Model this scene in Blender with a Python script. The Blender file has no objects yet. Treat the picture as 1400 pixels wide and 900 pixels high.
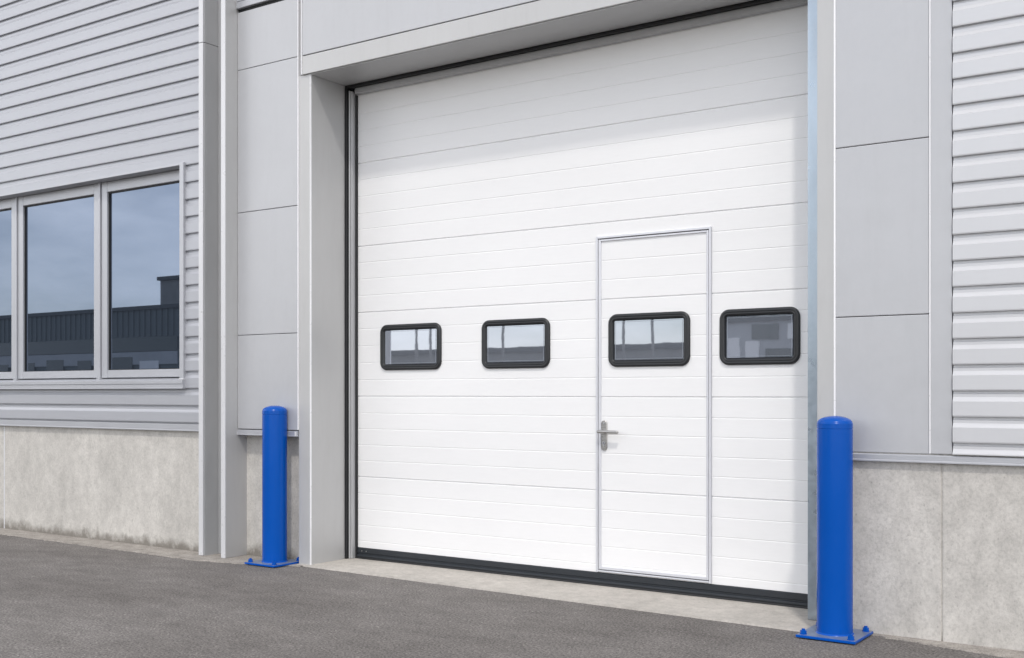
import bpy, bmesh, math, random
from mathutils import Vector, Matrix, noise as mnoise
random.seed(7)
R = math.radians
scene = bpy.context.scene
COL = scene.collection

# ------------------------------------------------------------------ materials
def nodes_of(name):
    m = bpy.data.materials.new(name); m.use_nodes = True
    nt = m.node_tree
    return m, nt, nt.nodes['Principled BSDF'], nt.nodes.new, nt.links.new

def mapping(nt, scale):
    tc = nt.nodes.new('ShaderNodeTexCoord'); mp = nt.nodes.new('ShaderNodeMapping')
    mp.inputs['Scale'].default_value = scale
    nt.links.new(tc.outputs['Object'], mp.inputs['Vector'])
    return mp.outputs['Vector']

def noise(nt, vec, scale, detail=4, rough=.55):
    n = nt.nodes.new('ShaderNodeTexNoise')
    n.inputs['Scale'].default_value = scale; n.inputs['Detail'].default_value = detail
    n.inputs['Roughness'].default_value = rough
    nt.links.new(vec, n.inputs['Vector'])
    return n.outputs['Fac']

def ramp(nt, fac, stops):
    r = nt.nodes.new('ShaderNodeValToRGB')
    el = r.color_ramp.elements
    while len(el) < len(stops): el.new(.5)
    for e, (p, c) in zip(el, stops):
        e.position = p
        e.color = (c, c, c, 1) if isinstance(c, (int, float)) else (*c, 1)
    nt.links.new(fac, r.inputs['Fac'])
    return r.outputs['Color']

def mixc(nt, mode, fac, a, b):
    m = nt.nodes.new('ShaderNodeMix'); m.data_type = 'RGBA'; m.blend_type = mode
    for sock, v in ((m.inputs[0], fac), (m.inputs[6], a), (m.inputs[7], b)):
        if isinstance(v, (int, float)): sock.default_value = v if sock.type == 'VALUE' else (v, v, v, 1)
        elif isinstance(v, tuple): sock.default_value = (*v, 1)
        else: nt.links.new(v, sock)
    return m.outputs[2]

def bump(nt, bsdf, h, strength, dist):
    b = nt.nodes.new('ShaderNodeBump')
    b.inputs['Strength'].default_value = strength; b.inputs['Distance'].default_value = dist
    nt.links.new(h, b.inputs['Height']); nt.links.new(b.outputs['Normal'], bsdf.inputs['Normal'])

def paint(name, col, rough=.45, metal=0., var=.05, big=(1, 1, 1), fine=(6, 6, 6), wave=0., grain=0., dirt=0.):
    """coated sheet metal / lacquer: slight tone drift, faint streaks, gentle waviness"""
    m, nt, b, new, ln = nodes_of(name)
    v = noise(nt, mapping(nt, big), 1.3, 4)
    w = noise(nt, mapping(nt, fine), 4., 5, .65)
    c1 = ramp(nt, v, [(.3, 1 - var), (.7, 1 + var * .4)])
    c2 = ramp(nt, w, [(.3, 1 - var * .7), (.7, 1.)])
    c = mixc(nt, 'MULTIPLY', 1., mixc(nt, 'MULTIPLY', 1., col, c1), c2)
    if dirt:
        dv = noise(nt, mapping(nt, (9, 9, 1.1)), 1.5, 6, .7)
        c = mixc(nt, 'MIX', ramp(nt, dv, [(.5, 0.), (.8, dirt)]), c, tuple(x * .62 for x in (col[0], col[1] * .98, col[2] * .93)))
    ln(c, b.inputs['Base Color'])
    b.inputs['Roughness'].default_value = rough; b.inputs['Metallic'].default_value = metal
    rr = ramp(nt, w, [(.25, max(0, rough - .06)), (.75, min(1, rough + .08))])
    ln(rr, b.inputs['Roughness'])
    if wave or grain:
        h = noise(nt, mapping(nt, (1.2, 1.2, 1.6)), 2.2, 2)
        if grain:
            g = noise(nt, mapping(nt, (12, 40, 190)), 3.0, 3, .6)
            bump(nt, b, g, grain, .002)
        else: bump(nt, b, h, wave, .03)
    return m

M = {}
M['white'] = paint('white_stucco_steel', (.82, .82, .825), .42, 0, .03, (.6, .6, 2), (3, 3, 24), grain=.14)
M['siding_angle_light'] = paint('coated_siding_angle_light', (.575, .58, .60), .36, .25, .035, (.5, .5, 1.5), (1.2, 1.2, 14), dirt=.05)  # lighter copy of the siding coat, its angle sheen put into the colour
M['siding'] = paint('coated_siding_angle_dark', (.435, .445, .48), .36, .30, .035, (.5, .5, 1.5), (1.2, 1.2, 14), dirt=.05)  # same siding coat, darkened in colour for its duller viewing angle
M['panel'] = paint('pale_grey_cassette_panel', (.485, .492, .512), .38, .20, .05, (.7, .7, .5), (5, 5, 5), wave=.10, dirt=.10)
M['portal'] = paint('pale_grey_portal_flashing', (.495, .495, .495), .40, .25, .05, (1, 1, .5), (5, 5, 2), wave=.07, dirt=.14)
M['bright'] = paint('pale_caps_and_edge_light', (.63, .635, .655), .30, .1, .02)  # pale caps and sealant, also painted light on the column fronts
M['glint_bead'] = paint('white_edge_glint', (.84, .84, .86), .3, .1, .02)  # white standing in for light caught on folded edges
M['dull_grey'] = paint('dull_grey_metal_and_shade', (.46, .465, .475), .42, .35, .08, (1, 1, .6), (4, 4, 2), wave=.05)  # rail metal, also the painted shade inside the column
M['alu'] = paint('anodised_aluminium', (.46, .47, .50), .36, .35, .05, (1, 1, 1), (3, 3, 12))
M['black'] = paint('black_plastic_frame', (.018, .020, .023), .36, 0, .15, (3, 3, 3), (9, 9, 9))
M['rubber'] = paint('black_rubber', (.013, .014, .016), .55, 0, .2)
M['anthracite'] = paint('anthracite_profile', (.026, .031, .038), .40, .1, .1)
M['blue'] = paint('glossy_blue_paint', (.0, .076, .40), .20, 0, .06, (2, 2, 1), (1, 1, .6))
M['blue'].node_tree.nodes['Principled BSDF'].inputs['Specular IOR Level'].default_value = .22
M['bluetop'] = paint('dusty_sky_sheen_blue', (.17, .21, .31), .34, 0, .25, (6, 6, 6), (20, 20, 20))  # dust and the sky's reflection both mixed into the blue
M['spacer'] = paint('pane_edge', (.30, .33, .38), .3, .3, .05)
M['frame'] = paint('pale_aluminium_frame', (.66, .67, .71), .36, .2, .04, (1, 1, 1), (3, 3, 12))
M['steel'] = paint('brushed_steel', (.46, .45, .44), .28, .9, .08, (4, 4, 4), (4, 4, 60))
M['galv_gap'] = paint('dark_joint', (.06, .06, .065), .7, 0, .1)

def galvanised():
    m, nt, b, new, ln = nodes_of('galvanised_steel')
    vo = new('ShaderNodeTexVoronoi'); vo.inputs['Scale'].default_value = 55
    ln(mapping(nt, (1, 1, 1)), vo.inputs['Vector'])
    n = noise(nt, mapping(nt, (1, 1, .4)), 6, 4)
    c = mixc(nt, 'MULTIPLY', 1., ramp(nt, vo.outputs['Color'], [(0., (.40, .46, .52)), (1., (.435, .495, .555))]), ramp(nt, n, [(.3, .82), (.7, 1.)]))
    ln(c, b.inputs['Base Color']); b.inputs['Metallic'].default_value = .85
    ln(ramp(nt, vo.outputs['Color'], [(0., .26), (1., .40)]), b.inputs['Roughness'])
    return m
M['galv'] = galvanised()

def glass(name, tint, wob, wscale, metal=1., rough=.02):
    m, nt, b, new, ln = nodes_of(name)
    b.inputs['Base Color'].default_value = (*tint, 1); b.inputs['Metallic'].default_value = metal
    b.inputs['Roughness'].default_value = rough
    h = noise(nt, mapping(nt, (1, 1, 1)), wscale, 2)
    bump(nt, b, h, wob, .01)
    return m
M['glass'] = glass('solar_control_glass', (.155, .192, .262), .004, 1.6, .90, .010)
M['acryl'] = glass('acrylic_pane', (.36, .39, .455), .006, 7., .74, .014)

def concrete(name, base, streak=1., foot=True, apron=False):
    m, nt, b, new, ln = nodes_of(name)
    big = noise(nt, mapping(nt, (1.2, 1.2, .8)), 1.6, 6, .62)
    st = noise(nt, mapping(nt, (8, 8, 1.1 if not apron else 8)), 1.4, 6, .65)
    mid = noise(nt, mapping(nt, (1, 1, .8)), 14, 7, .75)
    fi = noise(nt, mapping(nt, (1, 1, .8)), 75, 5, .75)
    c = mixc(nt, 'MULTIPLY', 1., tuple(base), ramp(nt, big, [(.25, .80), (.72, 1.06)]))
    c = mixc(nt, 'MULTIPLY', streak, c, ramp(nt, st, [(.28, .84), (.55, 1.), (.8, 1.05)]))
    c = mixc(nt, 'MULTIPLY', 1., c, ramp(nt, mid, [(.3, .80), (.68, 1.07)]))
    c = mixc(nt, 'MULTIPLY', 1., c, ramp(nt, fi, [(.36, .85), (.5, 1.), (.66, 1.06)]))
    vo = new('ShaderNodeTexVoronoi'); vo.inputs['Scale'].default_value = 26
    ln(mapping(nt, (1, 1, .7)), vo.inputs['Vector'])
    c = mixc(nt, 'MULTIPLY', 1., c, ramp(nt, vo.outputs['Distance'], [(.05, .78), (.13, 1.)]))
    if foot:   # splash-back grime along the foot of the wall, ragged tide line
        tc = new('ShaderNodeTexCoord'); sp = new('ShaderNodeSeparateXYZ'); ln(tc.outputs['Object'], sp.inputs[0])
        n2 = noise(nt, mapping(nt, (5, 5, 4)), 1.3, 7, .75)
        ma = new('ShaderNodeMath'); ma.operation = 'MULTIPLY_ADD'; ma.inputs[1].default_value = -.26; 
        ln(n2, ma.inputs[0]); ln(sp.outputs['Z'], ma.inputs[2])
        c = mixc(nt, 'MIX', ramp(nt, ma.outputs[0], [(0., 0.), (1., 1.)]), c, c)
        mr = new('ShaderNodeMapRange'); mr.inputs[1].default_value = -.115; mr.inputs[2].default_value = -.045
        mr.inputs[3].default_value = .78; mr.inputs[4].default_value = 0.
        ln(ma.outputs[0], mr.inputs[0])
        c = mixc(nt, 'MIX', mr.outputs[0], c, (.13, .115, .095))
    ln(c, b.inputs['Base Color']); b.inputs['Roughness'].default_value = .85
    b.inputs['Specular IOR Level'].default_value = .3
    bump(nt, b, mixc(nt, 'ADD', .5, fi, mid), .28, .006)
    return m
M['conc'] = concrete('board_cast_concrete', (.60, .578, .542), .40)
M['conc_clean'] = concrete('clean_cast_concrete', (.575, .553, .52), .40, False)
M['apron'] = concrete('pale_concrete_apron', (.52, .49, .45), .5, False, True)

def worn():
    m, nt, b, new, ln = nodes_of('worn_gritty_edge')
    n = noise(nt, mapping(nt, (1, 1, 1)), 9, 6, .7); f = noise(nt, mapping(nt, (1, 1, 1)), 130, 3, .7)
    c = mixc(nt, 'MULTIPLY', 1., ramp(nt, n, [(.3, (.23, .21, .19)), (.7, (.41, .38, .345))]), ramp(nt, f, [(.3, .55), (.52, 1.), (.7, 1.25)]))
    ln(c, b.inputs['Base Color']); b.inputs['Roughness'].default_value = .9
    bump(nt, b, f, .5, .006)
    return m
M['worn'] = worn()

def asphalt():
    m, nt, b, new, ln = nodes_of('weathered_asphalt')
    v1 = mapping(nt, (1, 1, 1))
    big = noise(nt, mapping(nt, (.5, 1.1, 1)), 1.1, 5, .6)
    mid = noise(nt, mapping(nt, (1, 1.6, 1)), 4.5, 6, .65)
    gr = noise(nt, v1, 88, 6, .8)
    gr2 = noise(nt, v1, 260, 2, .6)
    vo = new('ShaderNodeTexVoronoi'); vo.inputs['Scale'].default_value = 120; ln(v1, vo.inputs['Vector'])
    stone = ramp(nt, vo.outputs['Color'], [(0., .70), (.55, .96), (.86, 1.10), (1., 1.85)])
    c = ramp(nt, big, [(.3, (.140, .129, .121)), (.7, (.220, .206, .196))])
    c = mixc(nt, 'MULTIPLY', 1., c, ramp(nt, mid, [(.30, .82), (.7, 1.14)]))
    c = mixc(nt, 'MULTIPLY', 1., c, ramp(nt, gr, [(.38, .36), (.5, 1.), (.62, 1.70)]))
    c = mixc(nt, 'MULTIPLY', .75, c, stone)
    ln(c, b.inputs['Base Color']); b.inputs['Roughness'].default_value = .88
    b.inputs['Specular IOR Level'].default_value = .3
    bump(nt, b, mixc(nt, 'ADD', .6, gr, gr2), .55, .010)
    return m
M['asphalt'] = asphalt()
M['dark_clad'] = paint('dark_ribbed_cladding', (.135, .16, .165), .6, 0, .1)
M['mid_clad'] = paint('grey_brown_cladding', (.27, .27, .26), .7, 0, .15)
M['pale_clad'] = paint('pale_cladding', (.46, .48, .50), .7, 0, .1)
M['white_clad'] = paint('white_render', (.92, .92, .92), .8, 0, .05)
M['dark_win'] = paint('dark_glazing', (.045, .065, .07), .1, 0, .1)
M['roof'] = paint('roof_edge', (.07, .08, .085), .6, 0, .1)

# ------------------------------------------------------------------ helpers
def box(bm, x0, x1, y0, y1, z0, z1, bev=0., seg=1):
    t = bmesh.new()
    bmesh.ops.create_cube(t, size=1.)
    for v in t.verts:
        v.co = Vector((x0 + (v.co.x + .5) * (x1 - x0), y0 + (v.co.y + .5) * (y1 - y0), z0 + (v.co.z + .5) * (z1 - z0)))
    if bev: bmesh.ops.bevel(t, geom=list(t.edges), offset=bev, segments=seg, profile=.6, affect='EDGES')
    me = bpy.data.meshes.new('tmp'); t.to_mesh(me); t.free()
    bm.from_mesh(me); bpy.data.meshes.remove(me)

def cyl(bm, p0, p1, r0, r1=None, n=24, caps=True):
    r1 = r0 if r1 is None else r1
    p0, p1 = Vector(p0), Vector(p1); d = (p1 - p0)
    q = d.to_track_quat('Z', 'Y').to_matrix().to_4x4(); q.translation = (p0 + p1) / 2
    bmesh.ops.create_cone(bm, cap_ends=caps, segments=n, radius1=r0, radius2=r1, depth=d.length, matrix=q)

def lathe(bm, prof, n=48):
    rings = []
    for r, z in prof:
        if r < 1e-6: rings.append([bm.verts.new((0, 0, z))])
        else: rings.append([bm.verts.new((r * math.cos(2 * math.pi * k / n), r * math.sin(2 * math.pi * k / n), z)) for k in range(n)])
    for a, b in zip(rings, rings[1:]):
        for k in range(n):
            k2 = (k + 1) % n
            if len(b) == 1: bm.faces.new((a[k], a[k2], b[0]))
            elif len(a) == 1: bm.faces.new((a[0], b[k2], b[k]))
            else: bm.faces.new((a[k], a[k2], b[k2], b[k]))

def obj(name, bm, mat, parent=None, smooth=False, angle=35):
    me = bpy.data.meshes.new(name)
    bmesh.ops.recalc_face_normals(bm, faces=bm.faces)
    bm.to_mesh(me); bm.free()
    for p in me.polygons: p.use_smooth = smooth
    if smooth: me.set_sharp_from_angle(angle=R(angle))
    me.materials.append(M[mat])
    o = bpy.data.objects.new(name, me); COL.objects.link(o)
    if parent:
        o.parent = parent
        root = parent
        off = Vector(parent.location) if parent.type == 'EMPTY' else Vector((0, 0, 0))
        if parent.type == 'EMPTY' : o.matrix_parent_inverse = Matrix.Translation(-off)
    return o

def thing(name, label, cat, loc=(0, 0, 0), group=None):
    o = bpy.data.objects.new(name, None); COL.objects.link(o)
    o.location = loc; o.empty_display_size = .2
    o['label'] = label; o['category'] = cat
    if group: o['group'] = group
    return o

def B(name, mat, parent, *a, bev=.003, seg=1):
    bm = bmesh.new(); box(bm, *a, bev=bev, seg=seg)
    return obj(name, bm, mat, parent)

def extrude_x(bm, prof, x0, x1):
    """profile of (y, z) points swept along X as an open sheet, plus closing ends to a back plane"""
    a = [bm.verts.new((x0, y, z)) for y, z in prof]; b = [bm.verts.new((x1, y, z)) for y, z in prof]
    for k in range(len(prof) - 1): bm.faces.new((a[k], a[k + 1], b[k + 1], b[k]))
    return a, b

def closed_prism_x(bm, prof, x0, x1):
    a, b = extrude_x(bm, prof, x0, x1)
    bm.faces.new((a[0], a[-1], b[-1], b[0]))
    bm.faces.new(list(reversed(a))); bm.faces.new(b)

# ------------------------------------------------------------------ ground
def ground():
    bm = bmesh.new()
    xs = [-300, -60, -20, 20, 60, 300]; ys = [-300, -60, -20, 20, 60, 300]
    v = [[bm.verts.new((x, y, 0)) for x in xs] for y in ys]
    for j in range(5):
        for i in range(5): bm.faces.new((v[j][i], v[j][i + 1], v[j + 1][i + 1], v[j + 1][i]))
    o = obj('asphalt_ground', bm, 'asphalt'); o['kind'] = 'structure'; o['label'] = 'weathered grey asphalt yard in front of the building'
    return o
ground()

def strip(name, mat, pts, back, z, amp, label, freq=6.):
    """thin sheet between a ragged front edge polyline and a straight back line"""
    bm = bmesh.new()
    xs = []; x = pts[0][0]
    while x < pts[-1][0]:
        xs.append(x); x += .02
    xs.append(pts[-1][0])
    prev = None
    for x in xs:
        for (xa, ya), (xb, yb) in zip(pts, pts[1:]):
            if xa <= x <= xb: y = ya + (yb - ya) * (x - xa) / (xb - xa); break
        y += amp * (mnoise.noise((x * freq, 3.1, z)) + .6 * mnoise.noise((x * freq * 5, 9.7, z)) + .4 * mnoise.noise((x * 90, 1.7, z)))
        cur = (bm.verts.new((x, y, -.02)), bm.verts.new((x, y + .006, z)), bm.verts.new((x, back, z)))
        if prev:
            bm.faces.new((prev[0], cur[0], cur[1], prev[1])); bm.faces.new((prev[1], cur[1], cur[2], prev[2]))
        prev = cur
    o = obj(name, bm, mat); o['kind'] = 'structure'; o['label'] = label
    return o
strip('apron_kerb', 'worn', [(-14, -.25), (-8.5, -.25), (-6.1, -.305), (-5.9, -.275), (-5.5, -.17), (-5.30, -.085)], .06, .006, .030, 'gritty beige strip where asphalt meets the left wall')
strip('concrete_threshold', 'apron', [(-5.36, -.062), (-5.184, -.073), (-1.999, -.169), (-1.9, -.172), (-1.74, -.165)], .7, .009, .004, 'pale concrete threshold slab under the big door')
strip('apron_strip', 'worn', [(-1.735, -.05), (-1.5, -.075), (-1.3, -.11), (-.9, -.20), (4, -.22)], .06, .006, .026, 'gritty strip along the right concrete wall')

# ------------------------------------------------------------------ building
bld = thing('warehouse_building', 'grey industrial building with ribbed metal cladding, concrete base and deep door portal', 'building', (-3.6, .6, 0))

def siding(x0, x1, z0, z1, zref, pitch, yc, depth, hole=None):
    """horizontal trapezoid sheet: crest, sharp underside, narrow valley, sloped shoulder. zref = level of one underside"""
    bm = bmesh.new()
    def prof(za, zb):
        pts = []
        k0 = math.floor((za - zref) / pitch) - 1; k1 = math.ceil((zb - zref) / pitch) + 1
        raw = []
        for k in range(k0, k1 + 1):
            z = zref + k * pitch      # underside of this crest
            raw += [(yc + depth, z - .20 * pitch), (yc + depth, z - .0095), (yc + .0185, z - .0075), (yc + .0185, z + .004), (yc + .001, z + .006), (yc, z + .012),
                    (yc, z + .63 * pitch), (yc + .004, z + .67 * pitch)]
        raw.sort(key=lambda p: p[1])
        # clip
        out = []
        for (ya, zA), (yb, zB) in zip(raw, raw[1:]):
            if zB < za or zA > zb: continue
            if zA < za:
                t = (za - zA) / (zB - zA); ya, zA = ya + (yb - ya) * t, za
            if not out: out.append((ya, zA))
            if zB > zb:
                t = (zb - zA) / (zB - zA); out.append((ya + (yb - ya) * t, zb)); break
            out.append((yb, zB))
        return out
    if hole:
        hx0, hx1, hz0, hz1 = hole
        parts = [(x0, x1, z0, hz0), (x0, x1, hz1, z1), (x0, hx0, hz0, hz1), (hx1, x1, hz0, hz1)]
    else: parts = [(x0, x1, z0, z1)]
    for a, b, c, d in parts:
        p = prof(c, d)
        back = yc + .055
        closed_prism_x(bm, [(back, p[0][1])] + p + [(back, p[-1][1])], a, b)
    return bm

WZ0, WZ1, WX0, WX1 = 1.18, 2.813, -10.97, -6.49
LP, LREF = (3.903 - 1.053) / 23, 1.053
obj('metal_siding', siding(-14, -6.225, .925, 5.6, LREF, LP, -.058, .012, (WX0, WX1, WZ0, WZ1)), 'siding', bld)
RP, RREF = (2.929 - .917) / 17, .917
obj('metal_siding', siding(-1.204, 4.0, .868, 5.6, RREF, RP, -.050, .012), 'siding_angle_light', bld)
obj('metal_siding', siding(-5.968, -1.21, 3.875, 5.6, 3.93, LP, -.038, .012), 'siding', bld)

# concrete base panels with open joints
for x0, x1, y0 in ((-14, -8.838, -.028), (-8.826, -6.215, -.028), (-5.975, -5.36, .055), (-1.78, -1.2605, -.022), (-1.2535, 4.0, -.022)):
    z1 = .9
    bm = bmesh.new(); box(bm, x0, x1, y0, y0 + .2, -.05, z1, bev=.0025)
    obj('concrete_plinth', bm, 'conc' if x0 < -3 else 'conc_clean', bld)
bm = bmesh.new()
box(bm, -14, -5.36, .27, .33, -.05, .9); box(bm, -1.80, 4, .22, .28, -.05, .9)
box(bm, -1.2645, -1.2495, -.016, .17, 0, .88)
obj('joint_backing', bm, 'conc', bld)
B('joint_sealant', 'bright', bld, -8.8395, -8.8245, -.0275, .17, .0, .88, bev=0)

# drip flashings above the concrete
def flashing(x0, x1, z0, z1, yf, yb):
    bm = bmesh.new()
    closed_prism_x(bm, [(yb, z1), (yf + .004, z1 - .002), (yf, z1 - .006), (yf, z0 + .010), (yf - .0025, z0 + .007), (yf - .0025, z0 + .001), (yf + .004, z0), (yb, z0 + .004)], x0, x1)
    return obj('drip_flashing', bm, 'alu', bld)
flashing(-14, -6.225, .872, .925, -.058, .05)
flashing(-5.966, -5.376, .855, .895, -.034, .08)
flashing(-1.755, 4.0, .825, .863, -.046, .05)
B('flashing_end_cap', 'bright', bld, -5.402, -5.388, -.041, -.03, .858, .888, bev=.002)

# steel U-column between left cladding and door surround
bm = bmesh.new()
box(bm, -6.238, -6.196, -.14, .07, .006, 3.606, bev=.004, seg=2); box(bm, -6.238, -6.196, -.14, .07, 3.610, 5.6, bev=.004, seg=2)
col_l = obj('column_flange', bm, 'panel', bld)
bm = bmesh.new(); box(bm, -6.195, -6.190, -.128, -.0, .006, 3.606); box(bm, -6.195, -6.190, -.128, -.0, 3.610, 5.6)
obj('column_shade_plate', bm, 'dull_grey', bld)  # added darker plate, paints the inner flange face in its shaded tone
bm = bmesh.new(); box(bm, -6.007, -5.966, -.14, .07, .006, 5.6, bev=.004, seg=2)
obj('column_flange', bm, 'portal', bld)
for q in ((-6.239, -6.195, .008, 3.606), (-6.239, -6.195, 3.610, 5.6), (-6.008, -5.965, .008, 5.6)):
    bm = bmesh.new(); box(bm, q[0], q[1], -.1425, -.136, q[2], q[3], bev=.002, seg=2)
    obj('column_edge_highlight', bm, 'bright', bld)  # added pale strip, paints the flange front brighter than its sides
B('column_web', 'dull_grey', bld, -6.19, -6.01, -.01, .05, .006, 5.6)

# flat cassette panels left and right of the portal
def cassette(x0, x1, z0, z1, y=-.03):
    g = .0016
    bm = bmesh.new(); box(bm, x0 + g, x1 - g, y, y + .05, z0 + g, z1 - g, bev=.0035, seg=2)
    return obj('facade_panel', bm, 'panel', bld, smooth=False)
for z0, z1 in ((.897, 1.549), (1.549, 2.402), (2.402, 3.396), (3.396, 3.80)): cassette(-5.966, -5.376, z0, z1)
for z0, z1 in ((.865, 1.514), (1.514, 2.332), (2.332, 3.35), (3.35, 4.4)): cassette(-1.752, -1.311, z0, z1)
for z0, z1 in ((3.388, 4.4),): cassette(-5.326, -1.84, z0, z1, -.044)
bm = bmesh.new(); box(bm, -1.305, -1.2095, -.034, .02, .868, 5.0, bev=.003, seg=2)
obj('cladding_edge_trim', bm, 'panel', bld)
# glints on the folded joint edges, added as white beads
def glint_bead(x, w, z0, z1, yf, mat='glint_bead'):
    bm = bmesh.new(); box(bm, x - w / 2, x + w / 2, yf, yf + .03, z0, z1, bev=.0025, seg=2)
    return obj('joint_glint', bm, mat, bld)
glint_bead(-5.374, .007, .9, 4.4, -.036)
glint_bead(-5.330, .006, 3.262, 4.4, -.050)
glint_bead(-1.752, .009, .866, 4.4, -.037)
glint_bead(-1.307, .006, .868, 4.4, -.038)
# dark backing behind panel joints
B('joint_backing', 'galv_gap', bld, -5.98, -5.372, .022, .05, .9, 3.83, bev=0)
B('joint_backing', 'galv_gap', bld, -1.83, -1.20, .022, .05, .87, 4.6, bev=0)
# flashing of the upper cladding over the left panels
bm = bmesh.new()
box(bm, -5.964, -1.3, -.046, .0, 3.822, 3.868, bev=.003)
obj('drip_flashing', bm, 'alu', bld)
bm = bmesh.new(); box(bm, -5.975, -5.378, -.02, .04, 3.80, 3.822)
obj('flashing_shadow_strip', bm, 'rubber', bld)  # black strip standing in for the shadow under the flashing

# portal: jambs, header, soffit
bm = bmesh.new(); box(bm, -5.3705, -5.2625, -.030, .30, .0, 3.262, bev=.002)
obj('portal_jamb', bm, 'portal', bld)
bm = bmesh.new(); box(bm, -5.266, -5.2605, -.0335, -.020, .004, 3.258, bev=.002, seg=2)
obj('portal_corner_glint', bm, 'glint_bead', bld)  # added white strip, paints the light caught by the portal corner
bm = bmesh.new(); box(bm, -1.840, -1.7565, -.030, .45, .0, 4.4, bev=.003, seg=2)
obj('portal_jamb', bm, 'portal', bld)
bm = bmesh.new(); box(bm, -5.326, -1.842, -.044, .30, 3.262, 3.384, bev=.003, seg=2)
obj('portal_header', bm, 'portal', bld)
bm = bmesh.new(); box(bm, -5.259, -1.842, -.030, .30, 3.2565, 3.2605)
obj('portal_soffit', bm, 'portal', bld)

# dark core of the building: walls behind everything, roof
bm = bmesh.new()
box(bm, -14, -5.42, .40, .6, 0, 5.6); box(bm, -1.70, 4, .47, .6, 0, 5.6); box(bm, -5.42, -1.70, .40, .6, 3.45, 5.6)
box(bm, -14, -13.8, .61, 9, 0, 5.6); box(bm, 3.8, 4, .61, 9, 0, 5.6); box(bm, -13.8, 3.8, 8.8, 9, 0, 5.6)
obj('core_wall', bm, 'pale_clad', bld)
B('roof', 'roof', bld, -14.1, 4.1, -.16, 9.1, 5.605, 5.75)

# ------------------------------------------------------------------ ribbon window (parts of the building)
bm = bmesh.new()
# head soffit, jamb trim, sill
box(bm, WX0 - .02, -6.488, -.066, .09, 2.797, 2.813, bev=.002)
box(bm, -6.530, -6.486, -.074, .09, 1.247, 2.815, bev=.004, seg=2)
closed_prism_x(bm, [(.09, 1.264), (-.02, 1.250), (-.080, 1.243), (-.086, 1.238), (-.086, 1.216), (-.080, 1.212), (-.080, 1.186), (-.088, 1.180), (-.076, 1.178), (.09, 1.178)], WX0 - .02, -6.484)
obj('window_surround', bm, 'alu', bld)
B('sill_end_cap', 'bright', bld, -6.5305, -6.4845, -.082, -.05, 1.243, 1.253, bev=.003)
edges = [-6.531, -7.598, -8.735, -9.872, -10.968]
for xr, xl in zip(edges, edges[1:]):
    bm = bmesh.new()
    sw = .070; a, b_ = xl + .014, xr - .014
    y0, y1 = .028, .088
    box(bm, a, a + sw, y0, y1, 1.264, 2.797, bev=.005, seg=2); box(bm, b_ - sw, b_, y0, y1, 1.264, 2.797, bev=.005, seg=2)
    box(bm, a + sw, b_ - sw, y0 + .001, y1, 2.715, 2.796, bev=.004); box(bm, a + sw, b_ - sw, y0 + .001, y1, 1.265, 1.325, bev=.004)
    fr = obj('casement_window', bm, 'alu', bld)
    bm = bmesh.new()   # black glazing gasket
    g = .010; ia, ib, iz0, iz1 = a + sw, b_ - sw, 1.325, 2.715
    for q in ((ia, ia + g, iz0, iz1), (ib - g * .5, ib, iz0, iz1), (ia + g, ib - g * .5, iz0, iz0 + g * .5), (ia + g, ib - g * .5, iz1 - g, iz1)):
        box(bm, q[0], q[1], .044, .072, q[2], q[3])
    obj('glazing_gasket', bm, 'rubber', fr)
    B('pane', 'glass', fr, ia + .0105, ib - .0055, .052, .060, iz0 + .0055, iz1 - .0105, bev=0)
    bm = bmesh.new(); box(bm, xl - .009, xl + .009, .016, .08, 1.25, 2.80, bev=.003, seg=2)
    obj('mullion_cover', bm, 'alu', bld)
    bm = bmesh.new(); box(bm, xl - .018, xl + .018, .0, .03, 1.236, 1.262, bev=.004)
    obj('mullion_clip', bm, 'alu', bld)
bm = bmesh.new(); box(bm, -11, -6.5, .092, .12, 1.1, 2.9)
obj('window_backing', bm, 'galv_gap', bld)

# ------------------------------------------------------------------ overhead door
door = thing('overhead_door', 'large white ribbed sectional overhead door with four black framed windows and a wicket door', 'overhead door', (-3.63, .38, 0))
RIB = [.1305 + .1130 * (26 - i) for i in range(27)]       # groove heights, measured pitch 113 mm
RIB = [3.069, 2.9555, 2.8435, 2.729, 2.614, 2.4995, 2.381, 2.2735, 2.1565, 2.0435, 1.930, 1.816, 1.7005, 1.587, 1.471, 1.355, 1.237, 1.124,
       1.0085, .901, .790, .682, .5705, .457, .349, .239, .1305]
JOINT = {3, 8, 12, 17, 22}
DY = .38
def leaf_sheet(bm, x0, x1, z0, z1, y=DY, inset=0.):
    pts = [(y, z0)]
    for i in range(26, -1, -1):
        z = RIB[i]
        if not (z0 + .01 < z < z1 - .01): continue
        if i in JOINT: w, d = .0036, .0065
        else: w, d = .0026, .0015
        pts += [(y, z - w - .002), (y + d * .3, z - w), (y + d, z - w * .35), (y + d, z + w * .35), (y + d * .3, z + w), (y, z + w + .002)]
    pts.append((y, z1))
    closed_prism_x(bm, [(y + .04, z0)] + pts + [(y + .04, z1)], x0, x1)
bm = bmesh.new()
leaf_sheet(bm, -5.232, -3.318, .085, 3.222)
leaf_sheet(bm, -2.578, -2.031, .085, 3.222)
leaf_sheet(bm, -3.318, -2.578, 2.075, 3.222)
box(bm, -3.318, -2.578, DY + .0, DY + .04, .085, .0905)
obj('door_leaf', bm, 'white', door)
# end stiles (thin vertical line near the right edge)
B('edge_strip', 'white', door, -2.0305, -2.012, DY - .002, DY + .04, .085, 3.222, bev=.001)

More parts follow.
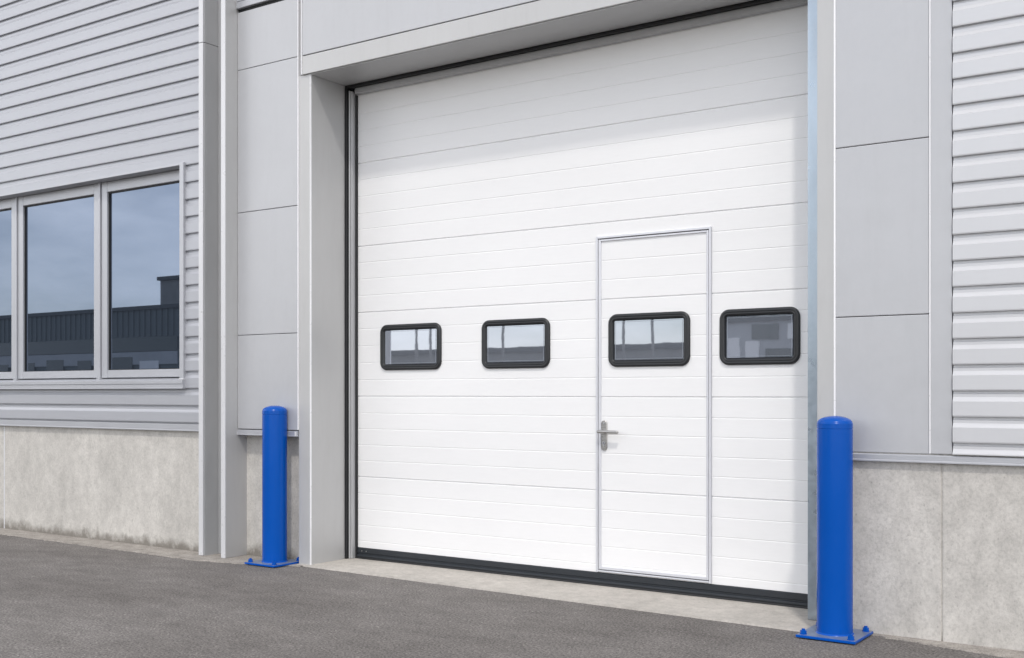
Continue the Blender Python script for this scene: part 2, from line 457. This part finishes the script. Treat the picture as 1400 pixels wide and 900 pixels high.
# bottom seal: anthracite profile with a rubber lip
bm = bmesh.new()
closed_prism_x(bm, [(.42, .084), (.376, .084), (.372, .080), (.372, .050), (.377, .046), (.377, .040), (.370, .036), (.364, .030), (.364, .024), (.42, .024)], -5.238, -2.012)
obj('bottom_rail', bm, 'anthracite', door)
bm = bmesh.new()
closed_prism_x(bm, [(.41, .0238), (.368, .0238), (.361, .018), (.359, .012), (.364, .008), (.41, .008)], -5.240, -2.012)
obj('bottom_seal', bm, 'rubber', door)
bm = bmesh.new()
for x in (-5.17, -5.13): cyl(bm, (x, .3725, .062), (x, .370, .062), .004, n=12)
obj('rail_screw', bm, 'steel', door)

# guides and seals
B('jamb_seal', 'rubber', door, -5.262, -5.248, .300, .345, .01, 3.256, bev=.002)
bm = bmesh.new()
box(bm, -5.246, -5.234, .318, .40, .01, 3.225, bev=.003); box(bm, -5.234, -5.222, .328, .40, .01, 3.222, bev=.003)
obj('guide_rail', bm, 'dull_grey', door)
B('edge_seal', 'rubber', door, -5.2215, -5.2115, .360, .379, .012, 3.199, bev=.001)
bm = bmesh.new(); box(bm, -5.246, -1.93, .302, .345, 3.238, 3.256, bev=.003)
obj('top_seal', bm, 'rubber', door)
bm = bmesh.new(); box(bm, -5.20, -1.93, .330, .379, 3.200, 3.2375, bev=.003)
obj('top_rail', bm, 'dull_grey', door)
bm = bmesh.new(); box(bm, -1.930, -1.842, .090, .46, .010, 3.255, bev=.003, seg=2)
obj('guide_rail', bm, 'galv', door)
B('guide_foot_seal', 'rubber', door, -1.928, -1.843, .092, .3, .0095, .014, bev=0)

# rounded window frames
def rrect(x0, x1, z0, z1, r, n=8):
    pts = []
    for cx, cz, a0 in ((x1 - r, z1 - r, 0), (x0 + r, z1 - r, 90), (x0 + r, z0 + r, 180), (x1 - r, z0 + r, 270)):
        for k in range(n + 1):
            a = R(a0 + 90 * k / n); pts.append((cx + r * math.cos(a), cz + r * math.sin(a)))
    return pts
def vision(x0, x1, z0, z1, parent):
    prof = [(0, .002), (.000, -.006), (.0015, -.011), (.005, -.0145), (.010, -.016), (.018, -.016), (.020, -.0145), (.022, -.016), (.029, -.0155), (.033, -.012), (.0345, -.008), (.042, .001)]
    W = .044
    rings = []
    bm = bmesh.new()
    for off, y in prof:
        r = max(.008, .056 - off * 1.12)
        rings.append([bm.verts.new((x, DY + y, z)) for x, z in rrect(x0 + off, x1 - off, z0 + off, z1 - off, r)])
    n = len(rings[0])
    for a, b in zip(rings, rings[1:]):
        for k in range(n): bm.faces.new((a[k], a[(k + 1) % n], b[(k + 1) % n], b[k]))
    fr = obj('vision_window' if parent is door else 'vision_frame', bm, 'black', parent, smooth=True, angle=50)
    o = .0405
    bm = bmesh.new(); box(bm, x0 + o, x1 - o, DY - .0035, DY - .0012, z0 + o, z1 - o)
    pane_parent = fr if parent is door else parent
    obj('pane', bm, 'acryl', pane_parent)
    # bright edge of the double pane
    bm = bmesh.new(); e = .0018
    xa, xb, za, zb = x0 + o + .005, x1 - o - .006, z0 + o + .006, z1 - o - .006
    for q in ((xa, xa + e, za, zb), (xb - e, xb, za, zb), (xa + e, xb - e, za, za + e), (xa + e, xb - e, zb - e, zb)):
        box(bm, q[0], q[1], DY - .0045, DY - .0036, q[2], q[3])
    obj('pane_spacer', bm, 'spacer', pane_parent)
    return fr
for x0, x1 in ((-5.004, -4.482), (-4.155, -3.643), (-2.530, -2.071)): vision(x0, x1, 1.301, 1.609, door)

# wicket door
bm = bmesh.new(); leaf_sheet(bm, -3.284, -2.608, .120, 2.046, DY - .001)
wk = obj('wicket_door', bm, 'white', door); wk['label'] = 'narrow pass door set into the right half of the big door'
bm = bmesh.new()      # fixed outer frame
for q in ((-3.317, -3.3035, .086, 2.0745), (-2.5925, -2.579, .086, 2.0745), (-3.3035, -2.5925, 2.061, 2.0745), (-3.3035, -2.5925, .0905, .099)):
    box(bm, q[0], q[1], DY - .013, DY + .03, q[2], q[3], bev=.002)
obj('wicket_frame', bm, 'frame', door)
bm = bmesh.new()      # moving leaf frame
for q in ((-3.300, -3.284, .104, 2.056), (-2.608, -2.596, .104, 2.056), (-3.284, -2.608, 2.045, 2.056), (-3.284, -2.608, .104, .121)):
    box(bm, q[0], q[1], DY - .010, DY + .03, q[2], q[3], bev=.002)
obj('leaf_frame', bm, 'frame', wk)
B('frame_gap', 'galv_gap', wk, -3.305, -2.591, DY + .012, DY + .035, .097, 2.063, bev=0)
vision(-3.234, -2.709, 1.300, 1.611, wk)
def plate_bm(cx, z0, z1, w, y0, y1):
    bm = bmesh.new(); pts = rrect(cx - w / 2, cx + w / 2, z0, z1, w / 2 - .0005)
    a = [bm.verts.new((x, y1, z)) for x, z in pts]; b = [bm.verts.new((x, y0 + .003, z)) for x, z in pts]
    pts2 = rrect(cx - w / 2 + .003, cx + w / 2 - .003, z0 + .003, z1 - .003, w / 2 - .0036)
    c = [bm.verts.new((x, y0, z)) for x, z in pts2]
    n = len(a)
    for p, q in ((a, b), (b, c)):
        for k in range(n): bm.faces.new((p[k], p[(k + 1) % n], q[(k + 1) % n], q[k]))
    bm.faces.new(c)
    return bm
hx = -3.262
obj('handle_plate', plate_bm(hx, .808, .986, .036, DY - .012, DY), 'steel', wk, smooth=True, angle=30)
bm = bmesh.new()
cyl(bm, (hx, DY - .010, .921), (hx, DY - .055, .921), .011, n=20)
cyl(bm, (hx - .014, DY - .055, .921), (hx + .112, DY - .055, .919), .010, n=20)
bmesh.ops.create_uvsphere(bm, u_segments=16, v_segments=8, radius=.010, matrix=Matrix.Translation((hx + .112, DY - .055, .919)))
bmesh.ops.create_uvsphere(bm, u_segments=16, v_segments=8, radius=.0105, matrix=Matrix.Translation((hx - .012, DY - .055, .921)))
cyl(bm, (hx, DY - .011, .921), (hx, DY - .020, .921), .016, n=24)
obj('handle_lever', bm, 'steel', wk, smooth=True)
bm = bmesh.new(); cyl(bm, (hx, DY - .011, .853), (hx, DY - .017, .853), .0085, n=20); box(bm, hx - .005, hx + .005, DY - .016, DY - .011, .833, .852, bev=.002)
obj('lock_cylinder', bm, 'alu', wk)
bm = bmesh.new(); box(bm, hx - .0012, hx + .0012, DY - .0178, DY - .0165, .848, .858)
obj('key_slot', bm, 'rubber', wk)
bm = bmesh.new(); cyl(bm, (hx, DY - .0115, .970), (hx, DY - .0135, .970), .0055, n=16)
obj('plate_screw', bm, 'alu', wk)

# ------------------------------------------------------------------ bollards
def bollard(x, y, h, label):
    t = thing('bollard', label, 'bollard', (x, y, .006), 'blue steel bollards guarding the door')
    def L(name, bm, mat, smooth=True, angle=35):
        o = obj(name, bm, mat, None, smooth, angle); o.parent = t; return o
    r = .0825
    bm = bmesh.new(); lathe(bm, [(r, .012), (r, h - .064), (r - .0015, h - .062), (r - .0015, h - .0605)], 64)
    L('post', bm, 'blue')
    prof = [(r - .0015, h - .0605), (r + .0004, h - .059), (r + .0004, h - .036), (r - .001, h - .034)]
    for k in range(1, 10):
        a = R(90 * k / 9); prof.append(((r - .001) * math.cos(a), h - .034 + .034 * math.sin(a)))
    prof[-1] = (0, h)
    bm = bmesh.new(); lathe(bm, prof, 64)
    L('cap', bm, 'blue', True, 25)
    bm = bmesh.new(); box(bm, -.14, .14, -.14, .14, 0, .012, bev=.002, seg=2)
    pl = L('base_plate', bm, 'blue', False)
    bm = bmesh.new(); box(bm, -.137, .137, -.137, .137, .0121, .0128)
    o = obj('plate_sheen', bm, 'bluetop', None); o.parent = pl  # thin added sheet carrying the dust and painted sky sheen
    bm = bmesh.new(); lathe(bm, [(r + .006, .012), (r + .004, .016), (r - .001, .020)], 64)
    L('weld_bead', bm, 'blue')
    for sx in (-1, 1):
        for sy in (-1, 1):
            bm = bmesh.new()
            m = Matrix.Translation((sx * .112, sy * .112, 0)) @ Matrix.Rotation(R(17 * sx + 9 * sy), 4, 'Z')
            cyl(bm, (0, 0, .012), (0, 0, .0145), .0175, n=24)
            cyl(bm, (0, 0, .0145), (0, 0, .030), .0155, n=6)
            cyl(bm, (0, 0, .030), (0, 0, .038), .0085, n=12)
            bm.transform(m)
            L('bolt', bm, 'blue', False)
    return t
bollard(-5.53, -.095, 1.058, 'blue bollard bolted down in front of the narrow concrete base left of the big door')
bollard(-1.705, -.175, 1.035, 'blue bollard bolted down in front of the right door jamb, nearest the camera')

# ------------------------------------------------------------------ what stands across the yard (seen in the panes)
Y0 = -35.
def hall(name, label, x0, x1, h, mat, depth=14, y=Y0):
    t = thing(name, label, 'building', ((x0 + x1) / 2, y - depth / 2, 0))
    B('wall', mat, t, x0, x1, y - depth, y, 0, h, bev=0)
    B('roof', 'roof', t, x0 - .15, x1 + .15, y - depth - .15, y + .15, h + .002, h + .22, bev=0)
    return t
a = hall('factory_hall', 'long low dark clad factory hall across the yard, mirrored in the ribbon window', -90, -49.8, 5.85, 'dark_clad', 6)
bm = bmesh.new(); x = -90
while x < -50:
    box(bm, x, x + .16, Y0, Y0 + .06, 4.35, 5.84); x += .5
obj('cladding_rib', bm, 'dark_clad', a)
B('window_band', 'dark_win', a, -89.5, -50, Y0 + .003, Y0 + .05, 3.5, 4.3, bev=0)
B('spandrel_band', 'pale_clad', a, -89.8, -50, Y0 + .003, Y0 + .08, 2.75, 3.46, bev=0)
xs = -89
while xs < -53:
    w = random.uniform(1., 2.6)
    B('window', 'dark_win' if random.random() < .7 else 'white_clad', a, xs, xs + w, Y0 + .082, Y0 + .10, 1.2, random.uniform(2.9, 3.2), bev=0)
    xs += w + random.uniform(.5, 1.8)
b2 = hall('stair_tower', 'grey flat roofed tower block behind the dark factory hall', -56.6, -50.0, 8.05, 'mid_clad', 6, Y0 - 4)
c3 = hall('storage_shed', 'low grey brown storage shed across the yard, mirrored in the door windows', -40, -19.0, 2.95, 'mid_clad', 12)
xs = -39.5
while xs < -20:
    B('shutter', random.choice(['pale_clad', 'dark_clad', 'mid_clad']), c3, xs, xs + 2.2, Y0 + .003, Y0 + .06, .1, random.choice([2.2, 2.5]), bev=0)
    xs += 2.9
d4 = hall('office_block', 'pale two storey office block mirrored in the rightmost door window', -18.2, -9., 3.92, 'pale_clad', 10)
for xx, w_, m_, za, zb in ((-17.75, .5, 'white_clad', .1, 3.3), (-17.0, .55, 'white_clad', .1, 3.15), (-16.2, 3., 'dark_win', .1, 2.85), (-16.75, 1.1, 'dark_win', 3.22, 3.8), (-15.3, 1.1, 'white_clad', 3.22, 3.8), (-12.6, 1.6, 'dark_win', .9, 2.8), (-13., 2.4, 'dark_win', 3.22, 3.8)):
    B('window' if 'win' in m_ else 'panel', m_, d4, xx, xx + w_, Y0 + .003, Y0 + .06, za, zb, bev=0)
for xx, yy in ((-29.5, -30.), (-28.9, -30.2), (-25.1, -30), (-19.7, -30), (-18.2, -29.4)):
    t = thing('lamp_post', 'thin grey lamp post on the far side of the yard', 'lamp post', (xx, yy, 0), 'lamp posts across the yard')
    bm = bmesh.new(); cyl(bm, (xx, yy, 0), (xx, yy, 8), .06, .04, n=12); obj('pole', bm, 'mid_clad', t)
    bm = bmesh.new(); box(bm, xx - .1, xx + .1, yy - .1, yy + .7, 7.95, 8.1, bev=.03); obj('lamp_head', bm, 'dark_clad', t)

# ------------------------------------------------------------------ light
AZ, EL = 32., 52.                      # sun behind the camera's right shoulder
to_sun = Vector((math.sin(R(AZ)) * math.cos(R(EL)), -math.cos(R(AZ)) * math.cos(R(EL)), math.sin(R(EL))))
sd = bpy.data.lights.new('sun', 'SUN'); sd.energy = 1.65; sd.angle = R(3.5); sd.color = (1., .955, .89)
so = bpy.data.objects.new('sun', sd); COL.objects.link(so); so.location = (10, -20, 20)
so.rotation_euler = to_sun.to_track_quat('Z', 'Y').to_euler()

w = bpy.data.worlds.new('World'); scene.world = w; w.use_nodes = True
nt = w.node_tree; bg = nt.nodes['Background']
sky = nt.nodes.new('ShaderNodeTexSky'); sky.sky_type = 'NISHITA'; sky.sun_disc = False
sky.sun_elevation = R(EL); sky.sun_rotation = R(180 - AZ); sky.air_density = 1.; sky.dust_density = 1.2; sky.ozone_density = 1.
tc = nt.nodes.new('ShaderNodeTexCoord'); mp = nt.nodes.new('ShaderNodeMapping'); mp.inputs['Scale'].default_value = (1, 1, 3.2)
nt.links.new(tc.outputs['Generated'], mp.inputs['Vector'])
n1 = nt.nodes.new('ShaderNodeTexNoise'); n1.inputs['Scale'].default_value = 2.2; n1.inputs['Detail'].default_value = 7; n1.inputs['Roughness'].default_value = .58
nt.links.new(mp.outputs['Vector'], n1.inputs['Vector'])
cr = nt.nodes.new('ShaderNodeValToRGB'); cr.color_ramp.elements[0].position = .38; cr.color_ramp.elements[1].position = .68
cr.color_ramp.elements[0].color = (.20, .20, .20, 1); cr.color_ramp.elements[1].color = (.90, .90, .90, 1)
nt.links.new(n1.outputs['Fac'], cr.inputs['Fac'])
mx = nt.nodes.new('ShaderNodeMix'); mx.data_type = 'RGBA'
nt.links.new(cr.outputs['Color'], mx.inputs[0]); nt.links.new(sky.outputs['Color'], mx.inputs[6]); mx.inputs[7].default_value = (15.6, 15.2, 14.9, 1)
sx = nt.nodes.new('ShaderNodeSeparateXYZ'); nt.links.new(tc.outputs['Generated'], sx.inputs[0])
mr = nt.nodes.new('ShaderNodeMapRange'); nt.links.new(sx.outputs['Z'], mr.inputs[0])
mr.inputs[1].default_value = .02; mr.inputs[2].default_value = .75; mr.inputs[3].default_value = 1.45; mr.inputs[4].default_value = .85   # bright hazy horizon
vm = nt.nodes.new('ShaderNodeVectorMath'); vm.operation = 'SCALE'
nt.links.new(mx.outputs[2], vm.inputs[0]); nt.links.new(mr.outputs[0], vm.inputs['Scale'])
nt.links.new(vm.outputs[0], bg.inputs['Color']); bg.inputs['Strength'].default_value = .15

# ------------------------------------------------------------------ camera
cd = bpy.data.cameras.new('camera'); cam = bpy.data.objects.new('camera', cd); COL.objects.link(cam)
cam.location = (0, -5.37, 1.15); cam.rotation_euler = (R(90), 0, R(34.3277))
cd.sensor_width = 36; cd.sensor_fit = 'HORIZONTAL'; cd.lens = 36 * 1523 / 1400
cd.shift_x = 0; cd.shift_y = 87 / 1400; cd.clip_start = .05; cd.clip_end = 1000
scene.camera = cam
vs = scene.view_settings; vs.view_transform = 'Standard'; vs.look = 'None'; vs.gamma = 1; vs.use_curve_mapping = False
vs.exposure = -0.10
scene.render.resolution_x = 1024; scene.render.resolution_y = 658
